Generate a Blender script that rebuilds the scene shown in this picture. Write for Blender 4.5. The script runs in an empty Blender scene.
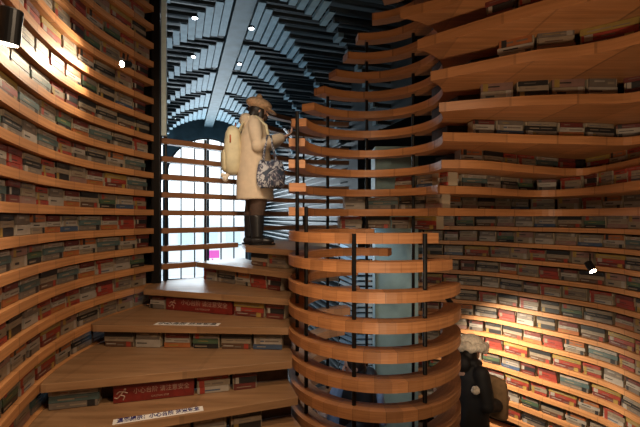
import bpy, bmesh, math, random
from mathutils import Vector, Matrix, Euler
random.seed(7)
PI = math.pi
EYE = 2.9                      # camera height above the lower floor
F = 427.0
YH = 218.0
C = bpy.context.scene.collection
S = bpy.context.scene

# ------------------------------------------------------------------ materials
def new_mat(name):
    m = bpy.data.materials.new(name); m.use_nodes = True
    return m, m.node_tree.nodes, m.node_tree.links, m.node_tree.nodes['Principled BSDF']

def plain(name, col, rough=.6, metal=0, emis=None, noise=0.0, nscale=20, spec=.5, coat=0):
    m, N, L, b = new_mat(name)
    b.inputs['Roughness'].default_value = rough
    b.inputs['Metallic'].default_value = metal
    b.inputs['Specular IOR Level'].default_value = spec
    b.inputs['Base Color'].default_value = (*col, 1)
    if noise:
        tc = N.new('ShaderNodeTexCoord'); nz = N.new('ShaderNodeTexNoise'); nz.inputs['Scale'].default_value = nscale
        nz.inputs['Detail'].default_value = 4
        rp = N.new('ShaderNodeValToRGB')
        rp.color_ramp.elements[0].position = .3; rp.color_ramp.elements[1].position = .7
        rp.color_ramp.elements[0].color = (*[c*(1-noise) for c in col], 1)
        rp.color_ramp.elements[1].color = (*[min(1, c*(1+noise)) for c in col], 1)
        L.new(tc.outputs['Object'], nz.inputs['Vector']); L.new(nz.outputs['Fac'], rp.inputs['Fac'])
        L.new(rp.outputs['Color'], b.inputs['Base Color'])
    if emis:
        b.inputs['Emission Color'].default_value = (*emis[0], 1); b.inputs['Emission Strength'].default_value = emis[1]
    return m

def wood(name, c1, c2, seg=.13, joint=.5, rough=.5, gs=(2.5, 60)):
    """grain along U of the board, short glued blocks with faint joints"""
    m, N, L, b = new_mat(name)
    uv = N.new('ShaderNodeUVMap'); uv.uv_map = 'UVMap'
    mp = N.new('ShaderNodeMapping'); mp.inputs['Scale'].default_value = (gs[0], gs[1], 1)
    L.new(uv.outputs['UV'], mp.inputs['Vector'])
    nz = N.new('ShaderNodeTexNoise'); nz.inputs['Scale'].default_value = 1; nz.inputs['Detail'].default_value = 5
    nz.inputs['Distortion'].default_value = .6
    L.new(mp.outputs['Vector'], nz.inputs['Vector'])
    rp = N.new('ShaderNodeValToRGB'); rp.color_ramp.elements[0].position = .3; rp.color_ramp.elements[1].position = .72
    rp.color_ramp.elements[0].color = (*c1, 1); rp.color_ramp.elements[1].color = (*c2, 1)
    L.new(nz.outputs['Fac'], rp.inputs['Fac'])
    sx = N.new('ShaderNodeSeparateXYZ'); L.new(uv.outputs['UV'], sx.inputs[0])
    dv = N.new('ShaderNodeMath'); dv.operation = 'DIVIDE'; dv.inputs[1].default_value = seg; L.new(sx.outputs[0], dv.inputs[0])
    fl = N.new('ShaderNodeMath'); fl.operation = 'FLOOR'; L.new(dv.outputs[0], fl.inputs[0])
    wn = N.new('ShaderNodeTexWhiteNoise'); wn.noise_dimensions = '1D'; L.new(fl.outputs[0], wn.inputs['W'])
    mr = N.new('ShaderNodeMapRange'); mr.inputs['To Min'].default_value = .82; mr.inputs['To Max'].default_value = 1.12
    L.new(wn.outputs['Value'], mr.inputs['Value'])
    fr = N.new('ShaderNodeMath'); fr.operation = 'FRACT'; L.new(dv.outputs[0], fr.inputs[0])
    lt = N.new('ShaderNodeMath'); lt.operation = 'LESS_THAN'; lt.inputs[1].default_value = .035; L.new(fr.outputs[0], lt.inputs[0])
    jm = N.new('ShaderNodeMath'); jm.operation = 'MULTIPLY'; jm.inputs[1].default_value = joint; L.new(lt.outputs[0], jm.inputs[0])
    sb = N.new('ShaderNodeMath'); sb.operation = 'SUBTRACT'; L.new(mr.outputs[0], sb.inputs[0]); L.new(jm.outputs[0], sb.inputs[1])
    mx = N.new('ShaderNodeVectorMath'); mx.operation = 'SCALE'
    L.new(rp.outputs['Color'], mx.inputs[0]); L.new(sb.outputs[0], mx.inputs['Scale'])
    L.new(mx.outputs[0], b.inputs['Base Color'])
    b.inputs['Roughness'].default_value = rough
    bp = N.new('ShaderNodeBump'); bp.inputs['Strength'].default_value = .15; bp.inputs['Distance'].default_value = .002
    L.new(nz.outputs['Fac'], bp.inputs['Height']); L.new(bp.outputs[0], b.inputs['Normal'])
    return m

M = {}
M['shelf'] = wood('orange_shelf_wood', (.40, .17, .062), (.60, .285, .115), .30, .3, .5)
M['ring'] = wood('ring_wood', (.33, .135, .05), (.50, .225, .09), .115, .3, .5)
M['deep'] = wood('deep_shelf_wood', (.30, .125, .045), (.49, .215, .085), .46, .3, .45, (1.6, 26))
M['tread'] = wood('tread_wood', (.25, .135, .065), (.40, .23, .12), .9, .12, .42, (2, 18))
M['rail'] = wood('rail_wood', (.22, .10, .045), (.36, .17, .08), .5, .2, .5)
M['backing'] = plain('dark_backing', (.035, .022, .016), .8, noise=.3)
M['dark'] = plain('dark_ceiling', (.03, .03, .032), .8, noise=.2, nscale=3)
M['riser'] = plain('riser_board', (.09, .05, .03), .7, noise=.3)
M['black'] = plain('black_metal', (.012, .012, .013), .4, .6)
M['floor'] = plain('dark_floor', (.06, .045, .035), .25, noise=.3, nscale=2)
M['teal'] = plain('hall_dark_teal', (.035, .055, .065), .45, noise=.25, nscale=4)
M['fin'] = plain('hall_fin', (.016, .026, .032), .7, noise=.2, nscale=6)
M['plate'] = plain('pale_rib_plate', (.17, .30, .37), .6, noise=.18, nscale=7)
M['spine'] = plain('vault_spine', (.09, .15, .18), .6, noise=.2, nscale=5)
M['louver'] = plain('louver_metal', (.05, .075, .09), .5, .1)
M['post'] = plain('pale_blue_post', (.60, .76, .82), .35, noise=.1)
M['mullion'] = plain('window_mullion', (.03, .035, .04), .5)
M['column'] = plain('grey_green_column', (.26, .40, .42), .5, noise=.15, nscale=5)
M['paleblue'] = plain('pale_blue_reflection', (.40, .58, .72), .35)
M['lens'] = plain('lamp_lens', (1, .9, .75), .4, emis=((1, .82, .6), 60))
M['lens_cool'] = plain('lamp_lens_cool', (1, 1, 1), .4, emis=((.9, .95, 1), 25))
M['sign_red'] = plain('sign_red', (.15, .014, .011), .45, noise=.2)
M['sign_text'] = plain('sign_text', (.36, .22, .17), .5)
M['sticker'] = plain('sticker_white', (.78, .78, .80), .45, noise=.06)
M['ink_blue'] = plain('ink_blue', (.02, .02, .16), .5)
M['ink_black'] = plain('ink_black', (.02, .02, .03), .5)
M['skin'] = plain('skin', (.55, .33, .24), .5)
M['hair'] = plain('hair', (.015, .011, .009), .5, noise=.3, nscale=60)
M['coat_cream'] = plain('cream_wool', (.66, .54, .40), .9, noise=.07, nscale=12)
M['cap_tan'] = plain('tan_cap', (.62, .42, .26), .9, noise=.25, nscale=40)
M['pack'] = plain('cream_nylon', (.66, .60, .40), .6, noise=.12, nscale=10)
M['pack_red'] = plain('backpack_orange', (.45, .12, .04), .6)
M['leg_brown'] = plain('brown_leggings', (.07, .04, .028), .8, noise=.2)
M['boot'] = plain('black_leather', (.014, .014, .016), .4)
M['coat_black'] = plain('black_coat', (.012, .012, .014), .7, noise=.2, nscale=12)
M['fur'] = plain('cream_fur', (.75, .68, .58), .95, noise=.25, nscale=50)
M['tanbag'] = plain('tan_canvas', (.30, .18, .09), .8, noise=.2)
M['cloth_blue'] = plain('light_blue_cloth', (.38, .55, .85), .8, noise=.15)
M['pink'] = plain('pink_sign', (.75, .10, .45), .6)
M['facade'] = plain('pale_facade', (.75, .78, .80), .9, noise=.1, nscale=.5)
# patterned tote: pale swirl on dark blue
def tote_mat():
    m, N, L, b = new_mat('patterned_tote')
    tc = N.new('ShaderNodeTexCoord'); nz = N.new('ShaderNodeTexNoise'); nz.inputs['Scale'].default_value = 9
    nz.inputs['Detail'].default_value = 3; nz.inputs['Distortion'].default_value = 3
    rp = N.new('ShaderNodeValToRGB'); e = rp.color_ramp.elements
    e[0].position = .42; e[0].color = (.03, .05, .09, 1); e[1].position = .56; e[1].color = (.48, .50, .54, 1)
    k = e.new(.50); k.color = (.10, .09, .14, 1)
    L.new(tc.outputs['Object'], nz.inputs['Vector']); L.new(nz.outputs['Fac'], rp.inputs['Fac']); L.new(rp.outputs['Color'], b.inputs['Base Color'])
    b.inputs['Roughness'].default_value = .6
    return m
M['tote'] = tote_mat()
def glass_mat():
    m, N, L, b = new_mat('window_glass')
    b.inputs['Base Color'].default_value = (.95, .98, 1, 1)
    b.inputs['Roughness'].default_value = 0
    b.inputs['Transmission Weight'].default_value = 1
    b.inputs['IOR'].default_value = 1.0
    b.inputs['Alpha'].default_value = .25
    return m
M['glass'] = glass_mat()

# book cover colours (one material each, index used by every stack mesh)
PAL = {'cream': (.32, .25, .18), 'white': (.42, .37, .32), 'grey': (.19, .155, .13), 'red': (.30, .04, .025),
       'maroon': (.13, .025, .02), 'orange': (.36, .12, .04), 'yellow': (.38, .25, .06), 'green': (.07, .12, .07),
       'blue': (.06, .10, .18), 'teal': (.09, .14, .14), 'black': (.02, .02, .022), 'brown': (.12, .06, .035),
       'pink': (.30, .17, .14)}
PN = list(PAL)
BM = [plain('cover_'+k, [q*(.72 if k not in ('red', 'orange', 'maroon') else .85) for q in v], .5, noise=.16, nscale=14) for k, v in PAL.items()] + [plain('book_pages', (.30, .24, .17), .9)]
PAGES = len(BM)-1

# ------------------------------------------------------------------ mesh helpers
def link(name, me, mats, parent=None):
    o = bpy.data.objects.new(name, me)
    if me.users <= 1 and not len(me.materials):
        for m in (mats if isinstance(mats, (list, tuple)) else [mats]): me.materials.append(m)
    C.objects.link(o)
    if parent: o.parent = parent
    return o

def tag(o, label=None, cat=None, group=None, kind=None):
    if label: o['label'] = label
    if cat: o['category'] = cat
    if group: o['group'] = group
    if kind: o['kind'] = kind
    return o

def empty(name, loc=(0, 0, 0), rz=0):
    o = bpy.data.objects.new(name, None); C.objects.link(o); o.location = loc; o.rotation_euler = (0, 0, rz)
    o.empty_display_size = .05
    return o

class MB:
    def __init__(s): s.v = []; s.f = []; s.uv = []; s.mi = []
    def face(s, pts, uvs=None, mi=0):
        b = len(s.v); s.v += [tuple(p) for p in pts]; s.f.append(tuple(range(b, b+len(pts))))
        s.uv.append(uvs or [(p[0], p[1]+p[2]) for p in pts]); s.mi.append(mi)
    def box(s, c, d, rz=0, mi=0, mat=None):
        hx, hy, hz = d[0]/2, d[1]/2, d[2]/2
        R = mat or Matrix.Rotation(rz, 3, 'Z'); c = Vector(c)
        P = [c + R @ Vector((x*hx, y*hy, z*hz)) for x in (-1, 1) for y in (-1, 1) for z in (-1, 1)]
        for q, (w, h) in (((0, 1, 3, 2), (1, 2)), ((4, 6, 7, 5), (1, 2)), ((0, 4, 5, 1), (0, 2)), ((2, 3, 7, 6), (0, 2)), ((0, 2, 6, 4), (0, 1)), ((1, 5, 7, 3), (0, 1))):
            loc = [((i >> 2 & 1)*d[0], (i >> 1 & 1)*d[1], (i & 1)*d[2]) for i in q]
            s.face([P[i] for i in q], [(l[w], l[h]) for l in loc], mi)
    def prism(s, poly, z0, z1, mi=0):
        """polygon in plan (ccw), extruded"""
        n = len(poly); a = 0
        s.face([(x, y, z1) for x, y in poly], [(x, y) for x, y in poly], mi)
        s.face([(x, y, z0) for x, y in reversed(poly)], [(x, y) for x, y in reversed(poly)], mi)
        for i in range(n):
            p, q = poly[i], poly[(i+1) % n]; l = math.dist(p, q)
            s.face([(*p, z0), (*q, z0), (*q, z1), (*p, z1)], [(a, 0), (a+l, 0), (a+l, z1-z0), (a, z1-z0)], mi); a += l
    def ribbon(s, fr, bk, z0, z1, mi=0):
        """board between a front and a back polyline of equal count"""
        a = 0; n = len(fr)
        for i in range(n-1):
            p, q, P, Q = fr[i], fr[i+1], bk[i], bk[i+1]; l = math.dist(p, q)
            w1, w2 = math.dist(p, P), math.dist(q, Q); b = a+l; h = z1-z0
            s.face([(*p, z0), (*q, z0), (*q, z1), (*p, z1)], [(a, 0), (b, 0), (b, h), (a, h)], mi)
            s.face([(*p, z1), (*q, z1), (*Q, z1), (*P, z1)], [(a, h), (b, h), (b, h+w2), (a, h+w1)], mi)
            s.face([(*P, z0), (*Q, z0), (*q, z0), (*p, z0)], [(a, -w1), (b, -w2), (b, 0), (a, 0)], mi)
            s.face([(*P, z1), (*Q, z1), (*Q, z0), (*P, z0)], [(a, 0), (b, 0), (b, h), (a, h)], mi)
            a = b
        for p, P in ((fr[0], bk[0]), (bk[-1], fr[-1])):
            l = math.dist(p, P)
            s.face([(*P, z0), (*p, z0), (*p, z1), (*P, z1)], [(0, 0), (l, 0), (l, z1-z0), (0, z1-z0)], mi)
    def tube(s, pts, rad, n=10, mi=0):
        pts = [Vector(p) for p in pts]
        if not isinstance(rad, (list, tuple)): rad = [rad]*len(pts)
        rings = []
        up = Vector((0, 0, 1)); prev = None
        for i, p in enumerate(pts):
            t = (pts[min(i+1, len(pts)-1)] - pts[max(i-1, 0)]).normalized()
            if prev is None:
                a = t.cross(up if abs(t.z) < .9 else Vector((1, 0, 0))).normalized()
            else:
                a = (prev - t*prev.dot(t)).normalized()
            prev = a; b = t.cross(a)
            rings.append([p + (a*math.cos(2*PI*k/n) + b*math.sin(2*PI*k/n))*rad[i] for k in range(n)])
        for i in range(len(rings)-1):
            for k in range(n):
                j = (k+1) % n
                s.face([rings[i][k], rings[i][j], rings[i+1][j], rings[i+1][k]], None, mi)
        s.face(list(reversed(rings[0])), None, mi); s.face(rings[-1], None, mi)
    def loft(s, rings, mi=0, cap=True):
        n = len(rings[0])
        for i in range(len(rings)-1):
            for k in range(n):
                j = (k+1) % n
                s.face([rings[i][k], rings[i][j], rings[i+1][j], rings[i+1][k]], None, mi)
        if cap: s.face(list(reversed(rings[0])), None, mi); s.face(rings[-1], None, mi)
    def ball(s, c, r, n=14, m=10, mi=0, R=None):
        if not isinstance(r, (list, tuple)): r = (r, r, r)
        c = Vector(c); R = R or Matrix.Identity(3); rows = []
        for i in range(1, m):
            t = PI*i/m - PI/2
            rows.append([c + R @ Vector((r[0]*math.cos(t)*math.cos(2*PI*k/n), r[1]*math.cos(t)*math.sin(2*PI*k/n), r[2]*math.sin(t))) for k in range(n)])
        s.loft(rows, mi, False)
        b0 = c + R @ Vector((0, 0, -r[2])); t0 = c + R @ Vector((0, 0, r[2]))
        for k in range(n):
            j = (k+1) % n
            s.face([b0, rows[0][j], rows[0][k]], None, mi); s.face([t0, rows[-1][k], rows[-1][j]], None, mi)
    def mesh(s, name, smooth=False, weld=True):
        me = bpy.data.meshes.new(name)
        me.from_pydata(s.v, [], s.f)
        uvl = me.uv_layers.new(name='UVMap'); i = 0
        for u in s.uv:
            for c in u: uvl.data[i].uv = c; i += 1
        me.polygons.foreach_set('material_index', s.mi)
        if weld:
            bm = bmesh.new(); bm.from_mesh(me)
            bmesh.ops.remove_doubles(bm, verts=bm.verts, dist=1e-5)
            bmesh.ops.recalc_face_normals(bm, faces=bm.faces)
            bm.to_mesh(me); bm.free()
        if smooth: me.shade_smooth()
        me.update()
        return me
    def build(s, name, mats, parent=None, smooth=False, weld=True):
        return link(name, s.mesh(name, smooth, weld), mats, parent)

def bevelled(o, w=.004, seg=2):
    b = o.modifiers.new('bevel', 'BEVEL'); b.width = w; b.segments = seg; b.limit_method = 'ANGLE'; b.angle_limit = math.radians(50)
    return o

def remeshed(mb, name, mats, parent, voxel=.008, smooth=4, loc=None):
    """fuse closed pieces into one continuous skin"""
    me = mb.mesh(name+'_src'); o = bpy.data.objects.new(name+'_src', me); C.objects.link(o)
    r = o.modifiers.new('r', 'REMESH'); r.mode = 'VOXEL'; r.voxel_size = voxel
    if smooth:
        q = o.modifiers.new('s', 'SMOOTH'); q.iterations = smooth; q.factor = .5
    dg = bpy.context.evaluated_depsgraph_get()
    out = bpy.data.meshes.new_from_object(o.evaluated_get(dg)); out.name = name
    bpy.data.objects.remove(o); bpy.data.meshes.remove(me)
    out.shade_smooth(); out.materials.clear()
    return link(name, out, mats, parent)

def text_mesh(s, size, ext=.0008, bold=0):
    cu = bpy.data.curves.new('t', 'FONT'); cu.body = s; cu.size = size; cu.extrude = ext; cu.offset = size*bold
    cu.align_x = 'LEFT'; cu.align_y = 'BOTTOM'
    o = bpy.data.objects.new('t', cu); C.objects.link(o)
    dg = bpy.context.evaluated_depsgraph_get()
    me = bpy.data.meshes.new_from_object(o.evaluated_get(dg)); bpy.data.objects.remove(o)
    me.materials.clear()
    return me

# ------------------------------------------------------------------ plan geometry
def P(px, D): return ((px-320)/F*D, D)
def zt(n): return EYE + .09 + .2*n           # top of level n
TH = .06
def catmull(pts, per=8):
    out = []; n = len(pts)
    for i in range(n-1):
        p0 = pts[max(i-1, 0)]; p1 = pts[i]; p2 = pts[i+1]; p3 = pts[min(i+2, n-1)]
        for k in range(per):
            t = k/per
            out.append(tuple(.5*((2*b) + (-a+c)*t + (2*a-5*b+4*c-d)*t*t + (-a+3*b-3*c+d)*t**3) for a, b, c, d in zip(p0, p1, p2, p3)))
    out.append(pts[-1]); return out
def offset(pl, d):
    """offset a plan polyline to its left side by d"""
    out = []
    for i, p in enumerate(pl):
        a = Vector(pl[max(i-1, 0)]); b = Vector(pl[min(i+1, len(pl)-1)]); t = (b-a).normalized()
        out.append((p[0]-t.y*d, p[1]+t.x*d))
    return out
def arc_len(pl):
    s = [0]
    for a, b in zip(pl, pl[1:]): s.append(s[-1]+math.dist(a, b))
    return s
def at_len(pl, s, L):
    for i in range(len(pl)-1):
        if L <= s[i+1] or i == len(pl)-2:
            t = (L-s[i])/(s[i+1]-s[i]); a = Vector(pl[i]); b = Vector(pl[i+1])
            d = (b-a).normalized()
            return a.lerp(b, t), d
TC = (.45, 3.69)                             # tower centre
def ell(phi, rx, ry): return (TC[0]+rx*math.cos(math.radians(phi)), TC[1]+ry*math.sin(math.radians(phi)))

# ------------------------------------------------------------------ left wall
LW = catmull([(-.75, -.9), (-1.05, .4), (-1.38, 1.45), (-1.72, 2.32), (-1.93, 3.1), (-1.97, 3.75), (-1.86, 4.4), (-1.80, 4.62)], 8)   # board fronts, near to far
LWb = offset(LW, .30)
if LWb[20][0] > LW[20][0]: LWb = offset(LW, -.30)
ORD = ['zeroth', 'first', 'second', 'third', 'fourth', 'fifth', 'sixth', 'seventh', 'eighth', 'ninth', 'tenth', 'eleventh', 'twelfth', 'thirteenth', 'fourteenth',
       'fifteenth', 'sixteenth', 'seventeenth', 'eighteenth', 'nineteenth', 'twentieth', 'twenty-first', 'twenty-second', 'twenty-third', 'twenty-fourth']
def lev(n):
    if n == 0: return 'the eye-level shelf'
    return '%s shelf %s eye level' % (ORD[abs(n)], 'above' if n > 0 else 'below')
for n in range(-8, 13):
    m = MB(); m.ribbon(LW, LWb, zt(n)-TH, zt(n))
    o = m.build('shelf_board', M['shelf'])
    tag(o, 'long curved orange wooden board of the left wall, ' + lev(n), 'shelf', 'curved shelves of the left wall')
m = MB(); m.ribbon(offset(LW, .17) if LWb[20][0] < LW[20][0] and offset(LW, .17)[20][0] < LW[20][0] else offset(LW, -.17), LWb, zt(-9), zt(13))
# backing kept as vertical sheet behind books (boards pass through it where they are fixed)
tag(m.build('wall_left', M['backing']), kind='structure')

# ------------------------------------------------------------------ right wall
LOW = [(365, 6.3), (398, 6.1), (430, 5.95), (482, 5.65), (535, 5.1), (600, 4.5), (640, 4.05), (720, 3.3), (800, 2.5)]
UP = {0: ((.98, 3.72), [(482, 4.15), (535, 4.5), (583, 4.25), (640, 3.6), (720, 2.9)]),
      1: ((1.03, 3.80), [(482, 3.99), (535, 4.45), (583, 4.12), (640, 3.28), (720, 2.6)]),
      2: ((.99, 3.60), [(482, 3.64), (535, 4.0), (583, 4.2), (640, 3.47), (720, 2.5)]),
      3: ((.95, 3.46), [(482, 3.47), (535, 3.54), (583, 3.59), (640, 3.57), (720, 2.6)]),
      4: ((.905, 3.30), [(482, 3.19), (535, 3.10), (583, 3.06), (640, 3.00), (720, 2.5)]),
      5: ((.86, 3.14), [(482, 2.96), (535, 2.77), (583, 2.68), (640, 2.49), (720, 2.1)]),
      6: ((.83, 3.15), [(482, 2.77), (535, 2.56), (583, 2.42), (640, 2.25), (720, 1.9)]),
      7: ((.80, 3.35), [(450, 2.85), (482, 2.62), (535, 2.38), (583, 2.22), (640, 2.05), (720, 1.7)]),
      8: ((.76, 3.58), [(440, 2.8), (482, 2.50), (535, 2.24), (583, 2.05), (640, 1.88), (720, 1.5)]),
      9: ((.72, 3.78), [(425, 2.75), (482, 2.40), (535, 2.12), (583, 1.92), (640, 1.74), (720, 1.4)]),
      10: ((.68, 3.92), [(405, 2.7), (482, 2.32), (535, 2.02), (583, 1.8), (640, 1.6), (720, 1.3)]),
      11: ((.64, 4.0), [(385, 2.7), (482, 2.25), (535, 1.92), (583, 1.7), (640, 1.5), (720, 1.2)])}
PHI0 = {0: 190, 1: 192, 2: 188, 3: 180, 4: 170, 5: 150, 6: 135, 7: 120, 8: 107, 9: 96, 10: 82, 11: 72}
PHI1 = {0: 4, 1: 4, 2: -8, 3: -22, 4: -36, 5: -50, 6: -64, 7: -78, 8: -95, 9: -112, 10: -128, 11: -140}
RXI, RYI, RXO, RYO = .58, .67, .72, .81
def radial(pl, d, c=(.9, 1.2)):
    out = []
    for p in pl:
        v = Vector((p[0]-c[0], p[1]-c[1])).normalized(); out.append((p[0]+v.x*d, p[1]+v.y*d))
    return out
low_pts = catmull([P(*q) for q in LOW], 6)
lowb = offset(low_pts, .30)
if math.dist(lowb[20], (0, 3)) < math.dist(low_pts[20], (0, 3)): lowb = offset(low_pts, -.30); SG = -1
else: SG = 1
ROWS = []       # (wall, level, polyline of book fronts, pstart, pend)
upline = {}
for n in range(-14, 0):
    m = MB(); m.ribbon(low_pts, lowb, zt(n)-TH+.01, zt(n))
    tag(m.build('shelf_board', M['shelf']), 'slim curved orange board of the right wall, ' + lev(n), 'shelf', 'curved shelves of the right wall')
    if n > -14: ROWS.append(('right', n, offset(low_pts, SG*.035)))
for n in range(0, 12):
    corner, pts = UP[n]
    if n > 2: corner = ell(PHI1[n], .58, .67)
    pr = [P(*q) for q in pts]
    last = Vector(pr[-1]); pr.append((last.x+.35, last.y-.6)); pr.append((last.x+.5, last.y-1.4))
    right = catmull([corner] + pr, 7)
    upline[n] = right
    a0, a1 = PHI0[n], PHI1[n]; K = max(10, int((a0-a1)/6))
    poly = [ell(a0 + (a1-a0)*i/K, RXI, RYI) for i in range(K+1)]
    poly += right[1:]
    wq = (1.9, 4.7) if n < 3 else (1.6, 4.15)
    bo = [q for q in radial(right, 1.05) if q[0] > wq[0]+.1 and (q[0] > 2.4 or q[1] > 2.0)]
    poly += list(reversed(bo)) + [wq]
    poly += [ell(ph, RXO, RYO) for ph in range(46, int(a0), 6)] + [ell(a0, RXO, RYO)]
    m = MB(); m.prism(poly, zt(n)-.07, zt(n))
    if n == 0: lab = 'eye-level deep board of the right wall, running left around the ring tower'
    else: lab = 'deep overhanging orange board of the right wall, %s' % lev(n)
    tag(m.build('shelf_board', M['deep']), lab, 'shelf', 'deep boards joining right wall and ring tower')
    off = {0: .5, 1: .14, 2: .26}.get(n, .075)
    bl = radial(right, off)
    ROWS.append(('right', n, bl))
# wall surfaces behind the books
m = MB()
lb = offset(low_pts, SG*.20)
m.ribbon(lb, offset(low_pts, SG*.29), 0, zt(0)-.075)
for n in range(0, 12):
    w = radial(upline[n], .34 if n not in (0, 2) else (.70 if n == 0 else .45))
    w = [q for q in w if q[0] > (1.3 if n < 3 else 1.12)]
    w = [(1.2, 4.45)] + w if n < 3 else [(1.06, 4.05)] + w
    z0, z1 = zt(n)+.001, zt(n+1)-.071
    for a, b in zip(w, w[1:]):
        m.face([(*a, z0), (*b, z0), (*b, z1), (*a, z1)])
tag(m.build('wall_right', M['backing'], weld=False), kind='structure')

# ------------------------------------------------------------------ ring tower (levels below the eye)
RING = {-1: (80, 306), -2: (66, 319), -3: (96, 336), -4: (94, 352), -5: (104, 357), -6: (110, 362), -7: (116, 366), -8: (120, 372), -9: (120, 378), -10: (120, 384),
        -11: (120, 390), -12: (120, 395), -13: (120, 400)}
FR = {-1: .60, -2: .35, -3: .12}          # how much the front of the ring is drawn back
for n, (a0, a1) in RING.items():
    K = 44; fr = []; bk = []
    for i in range(K+1):
        ph = a0+(a1-a0)*i/K; q = FR.get(n, 0)
        sq = max(0, -math.sin(math.radians(ph)))
        ro = RYO*(1-.35*q*sq); ri = ro-.14
        bk.append(ell(ph, RXI, ri if ph > 180 else RYI)); fr.append(ell(ph, RXO, ro if ph > 180 else RYO))
    m = MB(); m.ribbon(fr, bk, zt(n)-.075, zt(n))
    tag(m.build('ring_shelf', M['ring']), 'open curved wooden ring of the shelf tower, %s ring below eye level' % ORD[-n], 'shelf', 'rings of the round shelf tower')
def pole(x, y, z0, z1, lab):
    m = MB(); m.tube([(x, y, z0), (x, y, z1)], .016, 10)
    m.tube([(x, y, z0), (x, y, z0+.02)], .03, 10)
    tag(m.build('pole', M['black'], smooth=False), lab, 'pole', 'thin black poles through the tower rings')
mx, my = .65, .74
for ph, z0, z1, lab in ((211, 0, zt(0), 'thin black pole through the front of the tower rings, nearest the stairs'),
                        (251, 0, zt(-1), 'thin black pole through the middle front of the tower rings'),
                        (297, 0, zt(-1), 'thin black pole through the right front of the tower rings'),
                        (190, 0, zt(4), 'thin black pole at the outer left side of the ring tower'),
                        (125, 0, zt(6), 'thin black pole through the left back of the upper tower arcs'),
                        (87, 0, zt(9), 'thin black pole through the middle back of the upper tower arcs'),
                        (44, 0, zt(11), 'thin black pole through the right back of the upper tower arcs')):
    x, y = ell(ph, mx, my); pole(x, y, 0, z1, lab)

# ------------------------------------------------------------------ stairs
A = {0: (-.80, 4.58), 1: (-1.43, 4.93), 2: (-1.765, 4.27), 3: (-1.93, 3.63), 4: (-1.86, 2.84), 5: (-1.77, 2.50), 6: (-1.45, 2.0)}
B = {0: (-.21, 4.07), 1: (-.235, 3.93), 2: (-.262, 3.735), 3: (-.26, 3.53), 4: (-.215, 3.31), 5: (-.16, 3.12), 6: (-.06, 2.92)}
lws = arc_len(LW)
def wall_between(ya, yb):
    """board front points of the left wall with y in a range"""
    return [(x+.003, y) for x, y in LW if ya < y < yb]
RAIL = catmull([(-1.75, 4.72), (-1.45, 5.00), (-.98, 5.5), (-.56, 6.15), (-.1, 6.5), (.45, 6.62)], 8)
def towerpts(ya, yb):
    return [ell(ph, RXO+.004, RYO) for ph in range(240, 120, -6) if ya < ell(ph, RXO, RYO)[1] < yb]
def up(k, e):
    v = Vector((B[k][0]-A[k][0], B[k][1]-A[k][1])).normalized(); q = A[k] if e == 'a' else B[k]
    return (q[0]-v.y*.21, q[1]+v.x*.21)
tread_poly = {
    0: [A[0], B[0]] + towerpts(4.1, 4.5) + [(.1, 4.47), (.1, 6.45)] + [p for p in reversed(RAIL) if -.98 < p[0] < .0][:] + [(-1.0, 5.44)],
    1: [A[1], B[1]] + towerpts(3.95, 4.2) + [(-.1, 4.3), (-.6, 4.62), (-.96, 5.42)] + [p for p in reversed(RAIL) if -1.42 < p[0] < -1.0],
    2: [A[2], B[2], up(1, 'b'), up(1, 'a')] + [p for p in reversed(RAIL) if -1.79 < p[0] < -1.44] + [(-1.83, 4.5)],
    3: [A[3], B[3], up(2, 'b'), up(2, 'a')] + list(reversed(wall_between(3.65, 4.45))),
    4: [A[4], B[4], up(3, 'b'), up(3, 'a')] + list(reversed(wall_between(2.85, 3.8))),
    5: [A[5], B[5], up(4, 'b'), up(4, 'a')] + list(reversed(wall_between(2.52, 3.0))),
    6: [A[6], B[6], up(5, 'b'), up(5, 'a')] + list(reversed(wall_between(2.02, 2.65))),
}
TL = {0: 'topmost wooden step, where the person in the cream coat stands', 1: 'wooden step just below the person in the cream coat',
      2: 'wide wooden step lit by the window, above the upper red warning sign', 3: 'wooden step carrying the farther white sticker',
      4: 'wooden step above the lower red warning sign', 5: 'wooden step carrying the nearer white sticker', 6: 'lowest wooden step in the bottom of the view'}
TL[2] = 'wooden step with the window glow, over the farther red warning sign'
for k in range(0, 7):
    z = zt(-2-k)+.001
    m = MB(); m.prism(tread_poly[k], z-.058, z-.0)
    t = bevelled(m.build('stair_tread', M['tread']), .003)
    tag(t, TL[k], 'stair step', 'wooden steps of the stair')
# riser boards (recessed) + the mass beneath
def lerp2(a, b, t): return (a[0]+(b[0]-a[0])*t, a[1]+(b[1]-a[1])*t)
def inward(a, b, d):
    v = Vector((b[0]-a[0], b[1]-a[1])).normalized(); return Vector((-v.y, v.x))*d     # uphill side
risers = {}
for k in range(0, 7):
    a, b = A[k], B[k]; w = inward(a, b, .172)
    z1 = zt(-2-k)-.058; z0 = zt(-3-k)+.003
    m = MB()
    w2 = w*1.12
    m.prism([(a[0]+w.x, a[1]+w.y), (b[0]+w.x, b[1]+w.y), (b[0]+w2.x, b[1]+w2.y), (a[0]+w2.x, a[1]+w2.y)], z0 if k < 6 else 0.0, z1)
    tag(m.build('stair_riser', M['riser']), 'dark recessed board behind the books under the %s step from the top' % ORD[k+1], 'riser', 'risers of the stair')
# platform on which the photographer stands
m = MB(); m.prism([(-.8, -.9), (1.2, -.9), (1.2, 1.3), (-.06, 2.7), (-1.44, 1.8), (-1.36, 1.45), (-1.05, .4)], zt(-9)-.058, zt(-9))
tag(m.build('floor_landing', M['tread']), kind='structure')

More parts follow.
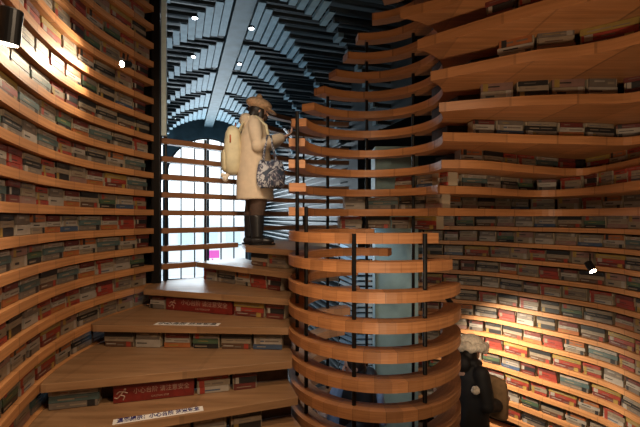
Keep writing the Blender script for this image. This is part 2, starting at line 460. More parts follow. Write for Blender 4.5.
# ------------------------------------------------------------------ rail of open boards by the window
SW = {}
def rail_label(n):
    return 'open curved guard board by the arched window, ' + (('%s board %s eye level' % (ORD[abs(n)], 'above' if n > 0 else 'below')) if n else 'the one at eye level')
rb = offset(RAIL, .11)
for n in range(-5, 8):
    i0 = 0 if n <= 4 else 18
    if n < -2: fr, bk = RAIL[0:9] if n == -3 else RAIL[0:], rb[0:9] if n == -3 else rb[0:]
    else: fr, bk = RAIL[i0:], rb[i0:]
    if n in (-2,): fr, bk = RAIL[0:16], rb[0:16]
    m = MB(); m.ribbon(fr, bk, zt(n)-.062, zt(n)-.002)
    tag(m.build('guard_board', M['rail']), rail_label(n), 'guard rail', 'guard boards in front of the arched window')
for i, lab in ((2, 'thin black post of the guard boards beside the dark pillar'), (10, 'thin black post of the guard boards before the window middle'),
               (19, 'thin black post of the guard boards behind the standing person'), (30, 'thin black post of the guard boards behind the ring tower left side')):
    x, y = lerp2(RAIL[i], rb[i], .5); z1 = zt(4)+.05 if i < 18 else zt(7)
    m = MB(); m.tube([(x, y, 0), (x, y, z1)], .016, 8); tag(m.build('rail_post', M['black']), lab, 'post', 'posts of the guard boards')

# pillar between left wall and window
m = MB(); m.box((-1.785, 4.66, EYE*.5+1.5), (.09, .07, EYE+3.0), .1)
tag(bevelled(m.build('pillar', M['black']), .004), 'black steel pillar where the left shelves meet the window', 'pillar')
m = MB(); m.box((-1.708, 4.68, EYE+.90+1.0), (.05, .05, 2.0), .1)  # pillar's window-lit side, its brightness put into a pale strip
tag(bevelled(m.build('post', M['post']), .003), 'pale blue strip painted as the window-lit side of the black pillar', 'post')

# ------------------------------------------------------------------ column and a striped reflection built as pale slats behind the tower
m = MB(); m.box((.92, 5.32, (EYE+.86)/2), (.52, .4, EYE+.86)); 
tag(bevelled(m.build('column', M['column']), .006), 'grey-green column seen through the ring tower', 'column')
sc = empty('reflection_slats', (.42, 5.0, 0)); tag(sc, 'pale blue striped reflection built as folded slats, left of the grey-green column', 'screen')
for i in range(26):
    z = .95 + i*.062
    m = MB()
    m.box((.10, .02, z), (.20, .05, .034))
    R = Matrix.Rotation(math.radians(24), 3, 'Y')
    m.box((-.09, .02, z+.042), (.21, .05, .034), mat=R)
    m.build('reflected_stripe', M['paleblue'], sc)
m = MB()
for x in (-.19, .0, .19): m.box((x, .06, 1.4), (.02, .02, 2.6))
m.box((0, .06, .05), (.4, .12, .1))
m.build('frame', M['black'], sc)

# ------------------------------------------------------------------ the hall with the vault
AX = Vector((-1.36, 6.85)); U = Vector((-.31, .95)).normalized(); V = Vector((U.y, -U.x)); ZC = EYE+3.0; RV = 1.8
def H(s, t, z): q = AX + U*t + V*s; return (q.x, q.y, z)
T0, T1 = -3.3, 7.1
hang = math.atan2(U.y, U.x)-PI/2
def vz(s): return ZC-RV+math.sqrt(max(0, RV*RV-s*s))
m = MB(); NA = 28
R2 = RV+.16; TOP = ZC+.12
for sd, ta in ((-1, .0), (1, -.4)):
    m.face([H(sd*R2, ta, 0), H(sd*R2, T1+.1, 0), H(sd*R2, T1+.1, TOP), H(sd*R2, ta, TOP)])
    m.face([H(sd*R2, -2.2, EYE+1.3), H(sd*R2, ta, EYE+1.3), H(sd*R2, ta, TOP), H(sd*R2, -2.2, TOP)])
m.face([H(-R2, T0, TOP), H(R2, T0, TOP), H(R2, T1+.1, TOP), H(-R2, T1+.1, TOP)])
tag(m.build('ceiling_vault', M['teal'], weld=False), kind='structure')
ribs = [-1.45, 0.0, 1.5, 3.05, 4.55, 6.0]
NJ = 22
def layer(j):
    th0 = math.radians(5+85*j/NJ); th1 = math.radians(5+85*(j+1)/NJ); thm = (th0+th1)/2
    return (RV-.02)*math.sin(th0), (RV-.02)*math.sin(th1), ZC-RV+(RV-.02)*math.cos(thm)-.05, max(.11, 1.32*(1-(j+.3)/11))
# dark transverse boards that step down towards the side walls
m = MB()
for t0 in ribs:
    for side in (-1, 1):
        for j in range(NJ):
            s0, s1, z, Lx = layer(j)
            if t0-Lx < -2.0 and side > 0 and s1 > 1: continue
            m.box(H(side*(s0+R2)/2, t0-Lx+.02, z+.0), (R2-s0, .05, .05), hang)
tag(m.build('trim_1', M['fin'], weld=False), kind='structure')
# spine
m = MB(); q = [H(-.16, T0, ZC-.06), H(.16, T0, ZC-.06)]
for s0, s1, z0, z1 in ((-.13, .13, ZC-.12, ZC+.1),):
    a = [H(s0, T0, z0), H(s1, T0, z0), H(s1, T1, z0), H(s0, T1, z0)]; b = [(x, y, z1) for x, y, _ in a]
    m.face(a); m.face(b)
    for i in range(4): m.face([a[i], a[(i+1) % 4], b[(i+1) % 4], b[i]])
tag(m.build('trim_2', M['spine']), kind='structure')
# main ribs of stepped plates
for ri, t0 in enumerate(ribs):
    root = empty('ceiling_rib', H(0, t0, 0))
    tag(root, ['pale blue stepped rib of the vault, nearest to the viewer', 'pale blue stepped rib of the vault, second nearest',
               'pale blue stepped rib of the vault, third nearest', 'pale blue stepped rib of the vault, third from the arched window',
               'pale blue stepped rib of the vault, second from the arched window', 'pale blue stepped rib of the vault, nearest the arched window'][ri], 'ceiling rib', 'stepped ribs of the vault')
    base = Vector(H(0, t0, 0))
    for side in (-1, 1):
        for j in range(NJ):
            s0, s1, z, Lx = layer(j); w = max(.07, (s1-s0)*.86)
            c = Vector(H(side*(s0+s1)/2, t0-Lx/2, z-(.05 if j % 2 else 0)*(j > 8))) - base
            mb = MB(); mb.box(c, (w, Lx, (.05 if j < 9 else .07)), hang)
            mb.build('plate', M['plate'], root)
    for (s, tl) in ((-.75, -.2), (.75, -.2)):
        mb = MB(); c = Vector(H(s, t0-.02, vz(.75)-.15)) - base
# small ceiling lamps in the hall
for (px, py), lab in (((198, 23), 'small round white downlight in the hall vault, upper left'), ((253, 33), 'small round white downlight in the hall vault, right of the spine beam'),
                      ((196, 60), 'small round white downlight in the hall vault, second on the left'), ((241, 67), 'small round white downlight in the hall vault, second on the right')):
    d = 2.75*F/(YH-py)
    z = EYE + (YH-py)/F*d
    r = empty('downlight', ((px-320)/F*d, d-.15, z)); tag(r, lab, 'lamp', 'small downlights of the hall vault')
    mb = MB(); mb.tube([(0, 0, .0), (0, 0, .03)], .045, 14); mb.build('housing', M['black'], r)
    mb = MB(); mb.tube([(0, 0, -.006), (0, 0, -.001)], .034, 14); mb.build('lens', M['lens_cool'], r)

# louvred side walls of the hall
for side, ta, lab in ((1, -.35, 'wall'), (-1, .3, 'wall')):
    m = MB(); z = .3
    while z < ZC-RV+.1:
        q = [H(side*RV, ta, z), H(side*(RV-.13), ta, z-.03), H(side*(RV-.13), T1, z-.03), H(side*RV, T1, z)]
        m.face(q); m.face([(x, y, zz+.022) for x, y, zz in q]); m.face([q[1], q[2], (q[2][0], q[2][1], q[2][2]+.022), (q[1][0], q[1][1], q[1][2]+.022)])
        m.face([q[0], q[1], (q[1][0], q[1][1], q[1][2]+.022), (q[0][0], q[0][1], q[0][2]+.022)])
        z += .11
    tag(m.build('trim_%d' % (3 if side == 1 else 4), M['louver'], weld=False), kind='structure')

# end wall with arched window
WR = 1.28; WS = EYE+1.28; WBZ = EYE-1.95
m = MB(); n = 24
arcp = [(-WR, WBZ)] + [(-WR*math.cos(PI*i/n), WS+WR*math.sin(PI*i/n)) for i in range(n+1)] + [(WR, WBZ)]
outp = [(-2.1, WBZ)] + [(-2.1*math.cos(PI*i/n), min(WS+2.6, WS+2.6*math.sin(PI*i/n))) for i in range(n+1)] + [(2.1, WBZ)]
outp = [((-1.36, a[1]) if (a[0] < -.45 and b[0] < 0) else b) for a, b in zip(arcp, outp)]
m.face([H(-2.1, T1, WBZ), H(-1.66, T1, WBZ), H(-1.66, T1, TOP), H(-2.1, T1, TOP)])
m.face([H(-1.66, T1, WS+1.3), H(-1.0, T1, WS+1.12), H(-1.0, T1, TOP), H(-1.66, T1, TOP)])
for (a, b), (c, d) in zip(zip(arcp, outp), list(zip(arcp, outp))[1:]):
    m.face([H(a[0], T1, a[1]), H(b[0], T1, b[1]), H(d[0], T1, d[1]), H(c[0], T1, c[1])])
    m.face([H(a[0], T1, a[1]), H(c[0], T1, c[1]), H(c[0], T1+.18, c[1]), H(a[0], T1+.18, a[1])])
m.face([H(-2.1, T1, 0), H(2.1, T1, 0), H(2.1, T1, WBZ), H(-2.1, T1, WBZ)])
tag(m.build('wall_end', M['spine'], weld=False), kind='structure')
wroot = empty('window_1', H(0, T1+.1, 0)); wroot['kind'] = 'structure'
base = Vector(H(0, T1+.1, 0))
def HW(s, z, dt=0): return Vector(H(s, T1+.1+dt, z))-base
mb = MB()
for s in [x*.41 for x in range(-3, 4)]:
    top = WS+math.sqrt(max(0, WR*WR-s*s)); w = .075 if round(s/.41) % 3 == 0 else .04
    mb.box(HW(s, (WBZ+top)/2), (w, .06, top-WBZ), hang)
zz = WBZ+.03
while zz < WS+WR-.1:
    hw = WR if zz < WS else math.sqrt(max(0, WR*WR-(zz-WS)**2))
    mb.box(HW(0, zz), (2*hw, .05, .035), hang); zz += .52
for i in range(n):
    a, b = arcp[i+1], arcp[i+2]; c = HW((a[0]+b[0])/2*.98, (a[1]+b[1])/2)
    ang = math.atan2(b[1]-a[1], b[0]-a[0])
    mb.box(c, (math.dist(a, b)*1.1, .07, .07), mat=Matrix.Rotation(hang, 3, 'Z') @ Matrix.Rotation(-ang, 3, 'Y'))
mb.build('window_frame', M['mullion'], wroot)
mb = MB(); mb.face([HW(a, z, .03) for a, z in arcp]); mb.build('window_glass', M['glass'], wroot)

# outside: pale building across the street with a pink sign
m = MB(); m.box(H(0, T1+9, 1.2), (9, .5, 3.4), hang)
for i in range(6): m.box(H(-3+i*1.2, T1+8.72, 1.9), (.7, .08, 1.0), hang, 1)
o = m.build('building', [M['facade'], M['post']]); tag(o, 'pale low building outside beyond the arched window', 'building')
m = MB(); q = H(.55, T1+6, 1.25); m.box(q, (.6, .1, .35), hang); m.box((q[0], q[1], .5), (.06, .06, 1.1))
tag(m.build('pink_sign', M['pink']), 'small pink sign board outside, low in the arched window', 'sign')
m = MB(); m.face([H(-12, T1+.2, -.02), H(12, T1+.2, -.02), H(12, T1+20, -.02), H(-12, T1+20, -.02)])
tag(m.build('ground', M['facade']), kind='structure')

# ------------------------------------------------------------------ enclosing shell
m = MB(); m.face([(-6, -2, 0), (6, -2, 0), (6, 15, 0), (-6, 15, 0)]); tag(m.build('floor', M['floor']), kind='structure')
m = MB()
zc = EYE+2.75
cp = [(-3.2, -1.2), (4.2, -1.2), (4.2, 7.5), (1.9, 7.5)]
m.face([(-3.2, -1.2, zc), (4.2, -1.2, zc), (4.2, 4.55, zc), (1.35, 4.55, zc), (-2.3, 3.3, zc), (-3.2, 3.3, zc)])
m.face([(1.35, 4.55, zc), (4.2, 4.55, zc), (4.2, 7.5, zc), (1.2, 7.5, zc), (.5, 6.9, zc)])
m.face([(-2.3, 3.3, zc), (1.35, 4.55, zc), (1.35, 4.55, zc+.5), (-2.3, 3.3, zc+.5)])
tag(m.build('ceiling', M['dark'], weld=False), kind='structure')
m = MB()
m.face([(-3.2, -1.2, 0), (4.2, -1.2, 0), (4.2, -1.2, zc), (-3.2, -1.2, zc)])
tag(m.build('wall_back', M['dark']), kind='structure')
m = MB()
m.face([(4.2, -1.2, 0), (4.2, 7.5, 0), (4.2, 7.5, zc), (4.2, -1.2, zc)])
m.face([(4.2, 7.5, 0), (.62, 7.5, 0), (.62, 7.5, zc+.4), (4.2, 7.5, zc+.4)])
tag(m.build('wall_east', M['dark']), kind='structure')
m = MB()
m.face([(-3.2, -1.2, 0), (-3.2, 6.2, 0), (-3.2, 6.2, zc+.6), (-3.2, -1.2, zc+.6)])
m.face([(-1.83, 4.66, 0), (-3.2, 6.2, 0), (-3.2, 6.2, zc+.4), (-1.83, 4.66, zc+.4)])
tag(m.build('wall_west', M['dark']), kind='structure')

# ------------------------------------------------------------------ warning signs in the risers and stickers on treads
def along(k, px):
    """parameter on the front edge of step k seen at picture column px"""
    a, b = A[k], B[k]; r = (px-320)/F
    t = (r*a[1]-a[0])/((b[0]-a[0])-r*(b[1]-a[1])); return t
def riser_panel(k, px0, px1):
    a, b = A[k], B[k]; d = (Vector(b)-Vector(a)); u = d.normalized(); w = inward(a, b, .045)
    p = Vector(lerp2(a, b, along(k, px0))); q = Vector(lerp2(a, b, along(k, px1)))
    return p+w, q+w, u
SIGNS = []
for k, p0, p1, lab in ((2, 163, 229, 'red warning sign with pale writing, under the window-lit step'),
                       (4, 112, 194, 'red warning sign with pale writing, nearer one, lower on the stair')):
    p, q, u = riser_panel(k, p0, p1); L = (q-p).length; zb = zt(-3-k)+.004
    root = empty('warning_sign', (p.x, p.y, zb), math.atan2(u.y, u.x)); tag(root, lab, 'sign', 'red warning signs in the stair risers')
    hh = .122
    mb = MB(); mb.box((L/2, .03, hh/2), (L, .06, hh)); bevelled(mb.build('panel', M['sign_red'], root), .002)
    me = text_mesh('小心台阶 请注意安全', L*.088); t = link('writing', me, M['sign_text'], root)
    t.location = (L*.24, -.002, hh*.42); t.rotation_euler = (PI/2, 0, 0)
    w = max(v.co.x for v in me.vertices); t.scale = (L*.70/w, .9, 1)
    me = text_mesh('CAUTION STEP', L*.032); t = link('writing', me, M['sign_text'], root)
    t.location = (L*.46, -.002, hh*.14); t.rotation_euler = (PI/2, 0, 0)
    # emblem: running figure
    mb = MB(); cx, cz, s = L*.11, hh*.45, hh*.36
    mb.ball((cx+s*.35, -.0015, cz+s*.85), (s*.2, .002, s*.2))
    for a, b in (((.2, .6), (-.3, 0)), ((-.3, 0), (.35, -.25)), ((.35, -.25), (.1, -.85)), ((-.3, 0), (-.75, -.5)), ((-.75, -.5), (-1.2, -.35)), ((.15, .5), (.75, .25)), ((.1, .5), (-.5, .55)), ((-.5, .55), (-.85, .2))):
        mb.tube([(cx+a[0]*s, -.0015, cz+a[1]*s), (cx+b[0]*s, -.0015, cz+b[1]*s)], s*.1, 6)
    mb.build('emblem', M['sign_text'], root)
    SIGNS.append((k, p0, p1))
def tread_sticker(k, px0, px1, depth, text, ink, lab, back=.03, asp=1.0):
    a, b = A[k], B[k]; u = (Vector(b)-Vector(a)).normalized(); w = inward(a, b, 1)
    p = Vector(lerp2(a, b, along(k, px0)))+w*back; q = Vector(lerp2(a, b, along(k, px1)))+w*back; L = (q-p).length
    root = empty('floor_sticker', (p.x, p.y, zt(-2-k)+.0015), math.atan2(u.y, u.x)); tag(root, lab, 'sticker', 'white stickers on the steps')
    mb = MB(); mb.box((L/2, depth/2, .001), (L, depth, .002)); mb.build('panel', M['sticker'], root)
    me = text_mesh(text, depth*.88, bold=.03); t = link('writing', me, ink, root); w_ = max(v.co.x for v in me.vertices)
    t.location = (L*.04, depth*.10, .0025); t.scale = (L*.92/w_, 1, 1)
tread_sticker(5, 112, 204, .075, '温馨提示：小心台阶 注意安全', M['ink_blue'], 'white sticker strip with blue writing along the edge of the nearer step', .02)
tread_sticker(3, 152, 217, .085, '小心台阶 注意安全', M['ink_black'], 'white sticker strip with black writing on the farther step edge', .03)

# ------------------------------------------------------------------ spotlights of the shop
def spot_fixture(lab, loc, aim, r, L, energy, angle=60, blend=.6, col=(1, .74, .46), lens='lens', arm=None):
    d = (Vector(aim)-Vector(loc)).normalized()
    root = empty('spotlight', loc); tag(root, lab, 'spotlight')
    mb = MB(); mb.tube([tuple(-d*L), tuple(-d*(L*.96)), (0, 0, 0)], [r*.9, r, r], 24); mb.build('housing', M['black'], root)
    mb = MB(); mb.tube([tuple(d*.0005), tuple(d*.003)], r*.82, 24); mb.build('lens', M[lens], root)
    if arm:
        mb = MB(); mb.tube([tuple(-d*L*.6), tuple(Vector(arm)-Vector(loc))], .008, 8); mb.build('bracket', M['black'], root)
    l = bpy.data.lights.new('spot', 'SPOT'); l.energy = energy; l.spot_size = math.radians(angle); l.spot_blend = blend; l.color = col; l.shadow_soft_size = r*.7
    o = bpy.data.objects.new('spot_beam', l); C.objects.link(o); o.location = Vector(loc)+d*.02; o.rotation_euler = d.to_track_quat('-Z', 'Y').to_euler()
    return root
def W(px, py, D): return Vector(((px-320)/F*D, D, EYE+(YH-py)/F*D))
spot_fixture('black cylinder spotlight hanging at the upper left corner', W(8, 44, 1.75), W(8, 44, 1.75)+Vector((-.18, .1, -1)), .043, .14, 28, 90, arm=(-1.45, 1.70, EYE+.85))
spot_fixture('small lit spotlight high on the left wall beside the bright glow', W(122, 64, 3.7), W(76, 63, 3.3), .03, .09, 42, 120, .9, (1, .82, .58), arm=W(128, 55, 4.0))
spot_fixture('small black spotlight on the right wall shelves, lens lit', W(593, 271, 4.1), W(632, 335, 3.7), .035, .10, 30, 75, .7, arm=W(590, 254, 4.4))
spot_fixture('small spotlight on the right edge of the ring tower above the fur hat', W(451, 303, 5.1), W(492, 356, 5.1), .03, .09, 250, 120, .95, (1, .84, .62), arm=W(446, 292, 5.5))

def light(kind, loc, energy, col, size=.2, aim=None, angle=100, sy=None):
    l = bpy.data.lights.new('lamp', kind); l.energy = energy; l.color = col  # unseen lights without fixtures: shop spots, added fills, window daylight
    if kind == 'AREA':
        l.size = size
        if sy: l.shape = 'RECTANGLE'; l.size_y = sy
    elif kind == 'SPOT': l.spot_size = math.radians(angle); l.spot_blend = .7; l.shadow_soft_size = size
    else: l.shadow_soft_size = size
    o = bpy.data.objects.new('lamp', l); C.objects.link(o); o.location = loc
    if aim is not None: o.rotation_euler = (Vector(aim)-Vector(loc)).to_track_quat('-Z', 'Y').to_euler()
    return o
WARM = (1, .74, .48)
light('SPOT', (-.3, 1.3, EYE+2.3), 165, WARM, .15, (-1.1, 3.3, EYE-1), 95)          # over the stairs
light('SPOT', (.6, 1.0, EYE+1.0), 120, WARM, .15, (-1.9, 2.9, EYE-.1), 95)          # unseen frontal fill added across to the left wall
light('SPOT', (.1, .6, EYE+1.5), 85, WARM, .15, (.5, 3.2, EYE-.5), 70)          # towards the tower
light('SPOT', (.5, .6, EYE-1.0), 135, WARM, .2, (1.6, 3.2, EYE+1.1), 110)          # unseen low fill added to brighten the overhang
light('SPOT', (1.6, 2.0, EYE+.1), 20, WARM, .15, (2.4, 4.8, EYE-.8), 110)
light('SPOT', (-1.2, 2.6, EYE+1.9), 95, (1, .85, .68), .1, (-.75, 4.9, EYE+.5), 40)  # unseen fill added on the standing person
light('SPOT', (.25, 3.55, EYE-.55), 14, (.7, .85, 1), .05, (.3, 4.0, EYE-1.6), 110)  # unseen cool fill added inside the tower for the scarf
light('SPOT', (.36, 4.62, EYE+.12), 18, (.6, .82, 1), .05, (.42, 5.0, EYE-.75), 110)       # unseen cool fill added for the reflection slats
light('AREA', H(0, T1-.1, EYE+.3), 210, (.80, .92, 1), 2.2, H(0, 0, EYE+.4), sy=3.6)
light('AREA', H(.0, 2.8, .3), 45, (.55, .80, 1), 2.6, H(0, 2.8, 6), sy=6)  # unseen uplight added as daylight bounced off the hall floor
light('AREA', H(.0, -.6, EYE-1.6), 16, (.55, .80, 1), 1.6, H(0, -.2, 6), sy=2)  # second unseen uplight added to fill the near hall

# ------------------------------------------------------------------ people
def person(pos, rz, lab, coat, legs, shoe, arms, head_tilt=0, stag=.09, coat_hem=.52, coat_w=1.0, hood=True, height=1.0):
    root = empty('person', pos, rz); tag(root, lab, 'person')
    sh = 1.36
    mb = MB()
    def limb(pts, rs, n=12):
        mb.tube(pts, rs, n)
        for p, r in zip(pts, rs): mb.ball(p, r*.99, 12, 8)
    # legs, pelvis, trunk, neck
    for s in (-1, 1):
        g = s*stag
        limb([(s*.085, .0, .88), (s*.085, .015+g*.6, .48), (s*.08, -.01+g, .10)], [.085, .056, .038])
        limb([(s*.08, -.03+g, .045), (s*.085, .15+g, .03)], [.036, .028])
    limb([(0, 0, .90), (0, -.005, 1.12), (0, -.01, 1.33)], [.13, .118, .125])
    limb([(-.15, -.01, 1.34), (.15, -.01, 1.34)], [.06, .06])
    hd = Vector((0, .035+.05*head_tilt, 1.535))
    limb([(0, -.01, 1.36), tuple(hd+Vector((0, -.03, -.07)))], [.056, .05])
    # head: skull, jaw, nose, ears
    Rh = Matrix.Rotation(-head_tilt*.5, 3, 'X')
    mb.ball(hd+Rh @ Vector((0, -.012, .02)), (.074, .092, .098), 18, 12, R=Rh)
    mb.ball(hd+Rh @ Vector((0, .035, -.055)), (.05, .05, .055), 14, 10, R=Rh)
    mb.tube([hd+Rh @ Vector((0, .082, .02)), hd+Rh @ Vector((0, .103, -.02))], [.009, .014], 8)
    mb.ball(hd+Rh @ Vector((0, .082, -.052)), (.022, .012, .008), 10, 6)
    for s in (-1, 1): mb.ball(hd+Rh @ Vector((s*.076, -.008, -.005)), (.01, .02, .03), 10, 8, R=Rh)
    # arms and hands
    sleeves = []
    for s, (el, wr, fdir, curl) in zip((-1, 1), arms):
        shp = Vector((s*.17, -.01, sh)); el = Vector(el); wr = Vector(wr)
        limb([shp, el, wr], [.05, .041, .026]); sleeves.append((shp, el, wr))
        d = Vector(fdir).normalized(); side = Vector((s, 0, 0)); side = (side-d*side.dot(d)).normalized(); nrm = d.cross(side)*s
        palm = wr+d*.055
        Rp = Matrix((side, d, nrm)).transposed()
        mb.ball(palm, (.038, .055, .017), 12, 8, R=Rp)
        for k, ln in enumerate((.066, .075, .07, .055)):
            b0 = palm+side*(.026-.0175*k)+d*.042
            p1 = b0+d*ln*.5-nrm*curl*.3*ln; p2 = p1+d*ln*.35*(1-curl*.4)-nrm*curl*.8*ln*.5; p3 = p2+d*ln*.1-nrm*curl*ln*.4
            mb.tube([b0, p1, p2, p3], [.0092, .009, .0085, .007], 8)
        tb = palm-side*.03*(1)-d*.025
        mb.tube([tb, tb-side*.03+d*.02, tb-side*.035+d*.055-nrm*.015], [.012, .0105, .008], 8)
    remeshed(mb, 'body', M['skin'], root, .007, 3)
    for s in (-1, 1):
        mb = MB(); mb.ball(hd+Rh @ Vector((s*.03, .074, .018)), (.011, .006, .008), 8, 6); mb.build('eye', M['ink_black'], root, True)
    # trousers
    mb = MB()
    for s in (-1, 1):
        g = s*stag
        pts = [(s*.085, 0, .95), (s*.088, .01+g*.35, .70), (s*.088, .015+g*.6, .48), (s*.082, -.005+g*.8, .36), (s*.082, -.005+g*.8, .32)]
        rs = [.115, .108, .098, .084, .07]; mb.tube(pts, rs, 16)
        for p, r in zip(pts, rs): mb.ball(p, r*.99, 14, 8)
    remeshed(mb, 'trousers', legs, root, .010, 3)
    for s in (-1, 1):                    # boots: shaft, foot, sole
        mb = MB()
        g = s*stag
        pts = [(s*.082, -.008+g*.78, .34), (s*.082, -.008+g*.9, .2), (s*.082, -.012+g, .09)]; mb.tube(pts, [.085, .076, .066], 16)
        mb.ball((s*.082, .0+g, .06), (.052, .085, .055)); mb.ball((s*.085, .10+g, .048), (.048, .085, .042)); mb.ball((s*.082, -.045+g, .05), (.042, .05, .045))
        b = remeshed(mb, 'boot', shoe, root, .008, 2)
        mb = MB(); ring = [(s*.084+.052*math.cos(a), .045+g+.15*math.sin(a)) for a in [2*PI*i/20 for i in range(20)]]
        mb.prism(ring, 0.001, .022); mb.build('sole', M['black'], b)
    # coat with sleeves
    mb = MB(); rows = []
    prof = [(coat_hem, .215, .235), (coat_hem+.12, .213, .235), (.85, .20, .228), (1.02, .182, .222), (1.18, .172, .222), (1.30, .150, .205), (1.38, .115, .170), (1.44, .085, .12), (1.475, .075, .085)]
    for i, (z, a, b) in enumerate(prof):
        row = []
        for k in range(32):
            th = 2*PI*k/32; fold = 1+.035*math.sin(5*th+.7)*max(0, (1.0-z))*1.6
            row.append(Vector((b*coat_w*math.cos(th)*fold, a*coat_w*math.sin(th)*fold, z)))
        rows.append(row)
    mb.loft(rows)
    for (a, b, c) in sleeves:
        e = b+(c-b)*.9
        m1 = a.lerp(b, .5); m2 = b.lerp(e, .5)
        pts = [a, m1, b, m2, e]; rs = [.074, .076, .073, .068, .062]
        mb.tube(pts, rs, 16)
        for p, r in zip(pts, rs): mb.ball(p, r*.985, 14, 9)
    if hood:
        mb.ball((0, -.10, 1.43), (.115, .075, .085), 18, 12)
        mb.tube([(-.10, -.03, 1.44), (-.075, .06, 1.42), (0, .10, 1.38), (.075, .06, 1.42), (.10, -.03, 1.44)], .035, 10)
        for p in ((-.10, -.03, 1.44), (.10, -.03, 1.44)): mb.ball(p, .035)
    remeshed(mb, 'coat', coat, root, .010, 4)
    return root, hd, Rh, sleeves

# --- woman in cream coat reading her phone
pos1 = (-.755, 4.93, zt(-2)+.001)
RZ1 = math.radians(-78)
arms1 = [((-.25, .02, 1.10), (-.12, .30, 1.235), (.10, .9, .45), .9), ((.25, .02, 1.10), (.10, .31, 1.23), (-.1, .9, .45), .9)]
w1, hd, Rh, sl = person(pos1, RZ1, 'woman in cream coat and tan cap on the top step, looking at her phone', M['coat_cream'], M['leg_brown'], M['boot'], arms1, .5, .035)
mb = MB()       # hair under the cap
mb.ball(hd+Rh @ Vector((0, -.028, .012)), (.088, .095, .10), 20, 14, R=Rh)
mb.ball(hd+Rh @ Vector((0, -.06, -.06)), (.075, .06, .09), 16, 12, R=Rh)
for s in (-1, 1): mb.ball(hd+Rh @ Vector((s*.068, .02, -.045)), (.022, .035, .075), 12, 10, R=Rh)
remeshed(mb, 'hair', M['hair'], w1, .008, 2)
mb = MB()       # soft cap with a brim and a top knot
mb.ball(hd+Rh @ Vector((0, -.03, .085)), (.138, .155, .07), 24, 12, R=Rh)
mb.ball(hd+Rh @ Vector((0, -.02, .055)), (.096, .108, .05), 24, 12, R=Rh)
mb.ball(hd+Rh @ Vector((0, .115, .045)), (.082, .082, .014), 20, 8, R=Rh @ Matrix.Rotation(-.25, 3, 'X'))
mb.ball(hd+Rh @ Vector((0, -.07, .145)), (.03, .03, .022), 12, 8, R=Rh)
mb.ball(hd+Rh @ Vector((-.07, -.05, .145)), (.036, .036, .04), 12, 8, R=Rh)
mb.ball(hd+Rh @ Vector((.07, -.05, .145)), (.036, .036, .04), 12, 8, R=Rh)
remeshed(mb, 'cap', M['cap_tan'], w1, .007, 3)
mb = MB()       # dark mask over mouth
mb.ball(hd+Rh @ Vector((0, .062, -.048)), (.05, .046, .042), 16, 10, R=Rh); mb.build('face_mask', M['leg_brown'], w1, True)
mb = MB()
for z in (1.15, 1.0, .85, .7): mb.tube([(0.03, .178*1.03, z), (0.03, .20*1.04, z)], .014, 12)
mb.build('button', M['leg_brown'], w1)

def world_of(root_pos, rz, p):
    v = Matrix.Rotation(rz, 3, 'Z') @ Vector(p); return Vector(root_pos)+v
# phone in hands
ph = empty('phone', world_of(pos1, RZ1, (0, .385, 1.30)), RZ1); tag(ph, 'phone with pale screen held up by the woman in the cream coat', 'phone')
ph.rotation_euler = (math.radians(-38)+PI, 0, RZ1); ph.rotation_euler = Euler((math.radians(-50), 0, RZ1))
mb = MB(); mb.box((0, 0, 0), (.075, .15, .008)); bevelled(mb.build('case', M['black'], ph), .003)
mb = MB(); mb.box((0, 0, .0048), (.068, .138, .0012)); mb.build('screen', plain('phone_screen', (.5, .6, .7), .1, emis=((.8, .9, 1), 1.2)), ph)
# backpack
bp = empty('backpack', world_of(pos1, RZ1, (-.02, -.245, .0)), RZ1); tag(bp, 'cream backpack with orange trim worn by the woman in the cream coat', 'backpack')
mb = MB()
rows = []
for z, a, b in ((.80, .05, .10), (.83, .085, .135), (.92, .10, .15), (1.05, .105, .152), (1.18, .10, .148), (1.28, .085, .13), (1.34, .055, .10), (1.36, .02, .05)):
    rows.append([Vector((b*math.copysign(abs(math.cos(t))**.7, math.cos(t)), a*math.copysign(abs(math.sin(t))**.7, math.sin(t)), z)) for t in [2*PI*k/28 for k in range(28)]])
mb.loft(rows); bevelled(mb.build('main_bag', M['pack'], bp, True), .002)
mb = MB(); rows = []
for z, a, b in ((.84, .02, .08), (.87, .04, .105), (1.0, .045, .11), (1.07, .04, .10), (1.09, .01, .07)):
    rows.append([Vector((b*math.cos(t), -.09+a*math.sin(t), z)) for t in [2*PI*k/20 for k in range(20)]])
mb.loft(rows); mb.build('front_pocket', M['pack'], bp, True)
mb = MB()
pts = [(.15*math.cos(t), -.03-.05*math.sin(t)*0, 1.15+.17*math.sin(t)) for t in [PI*k/14 for k in range(15)]]
mb.tube(pts, .009, 8); mb.build('zip_trim', M['pack_red'], bp, True)
for s in (-1, 1):
    mb = MB(); mb.tube([(s*.09, .07, 1.30), (s*.11, .14, 1.44), (s*.12, .25, 1.46), (s*.13, .37, 1.36), (s*.145, .40, 1.2), (s*.16, .34, 1.02), (s*.13, .09, .92)], .016, 8)
    mb.build('strap', M['pack'], bp, True)
mb = MB(); mb.tube([(-.03, 0.03, 1.35), (0, .03, 1.40), (.03, .03, 1.35)], .008, 8); mb.build('handle', M['pack_red'], bp, True)
# small plush charm under the backpack
pc = empty('bag_charm', world_of(pos1, RZ1, (.03, -.33, .76)), RZ1); tag(pc, 'small pale fluffy charm dangling from the cream backpack', 'charm')
mb = MB(); mb.ball((0, 0, 0), (.04, .035, .045)); mb.ball((.0, -.03, .035), .025); mb.ball((0, .03, .035), .022); mb.tube([(0, 0, .04), (0, .03, .12)], .004, 6)
remeshed(mb, 'pompom', M['fur'], pc, .005, 1)
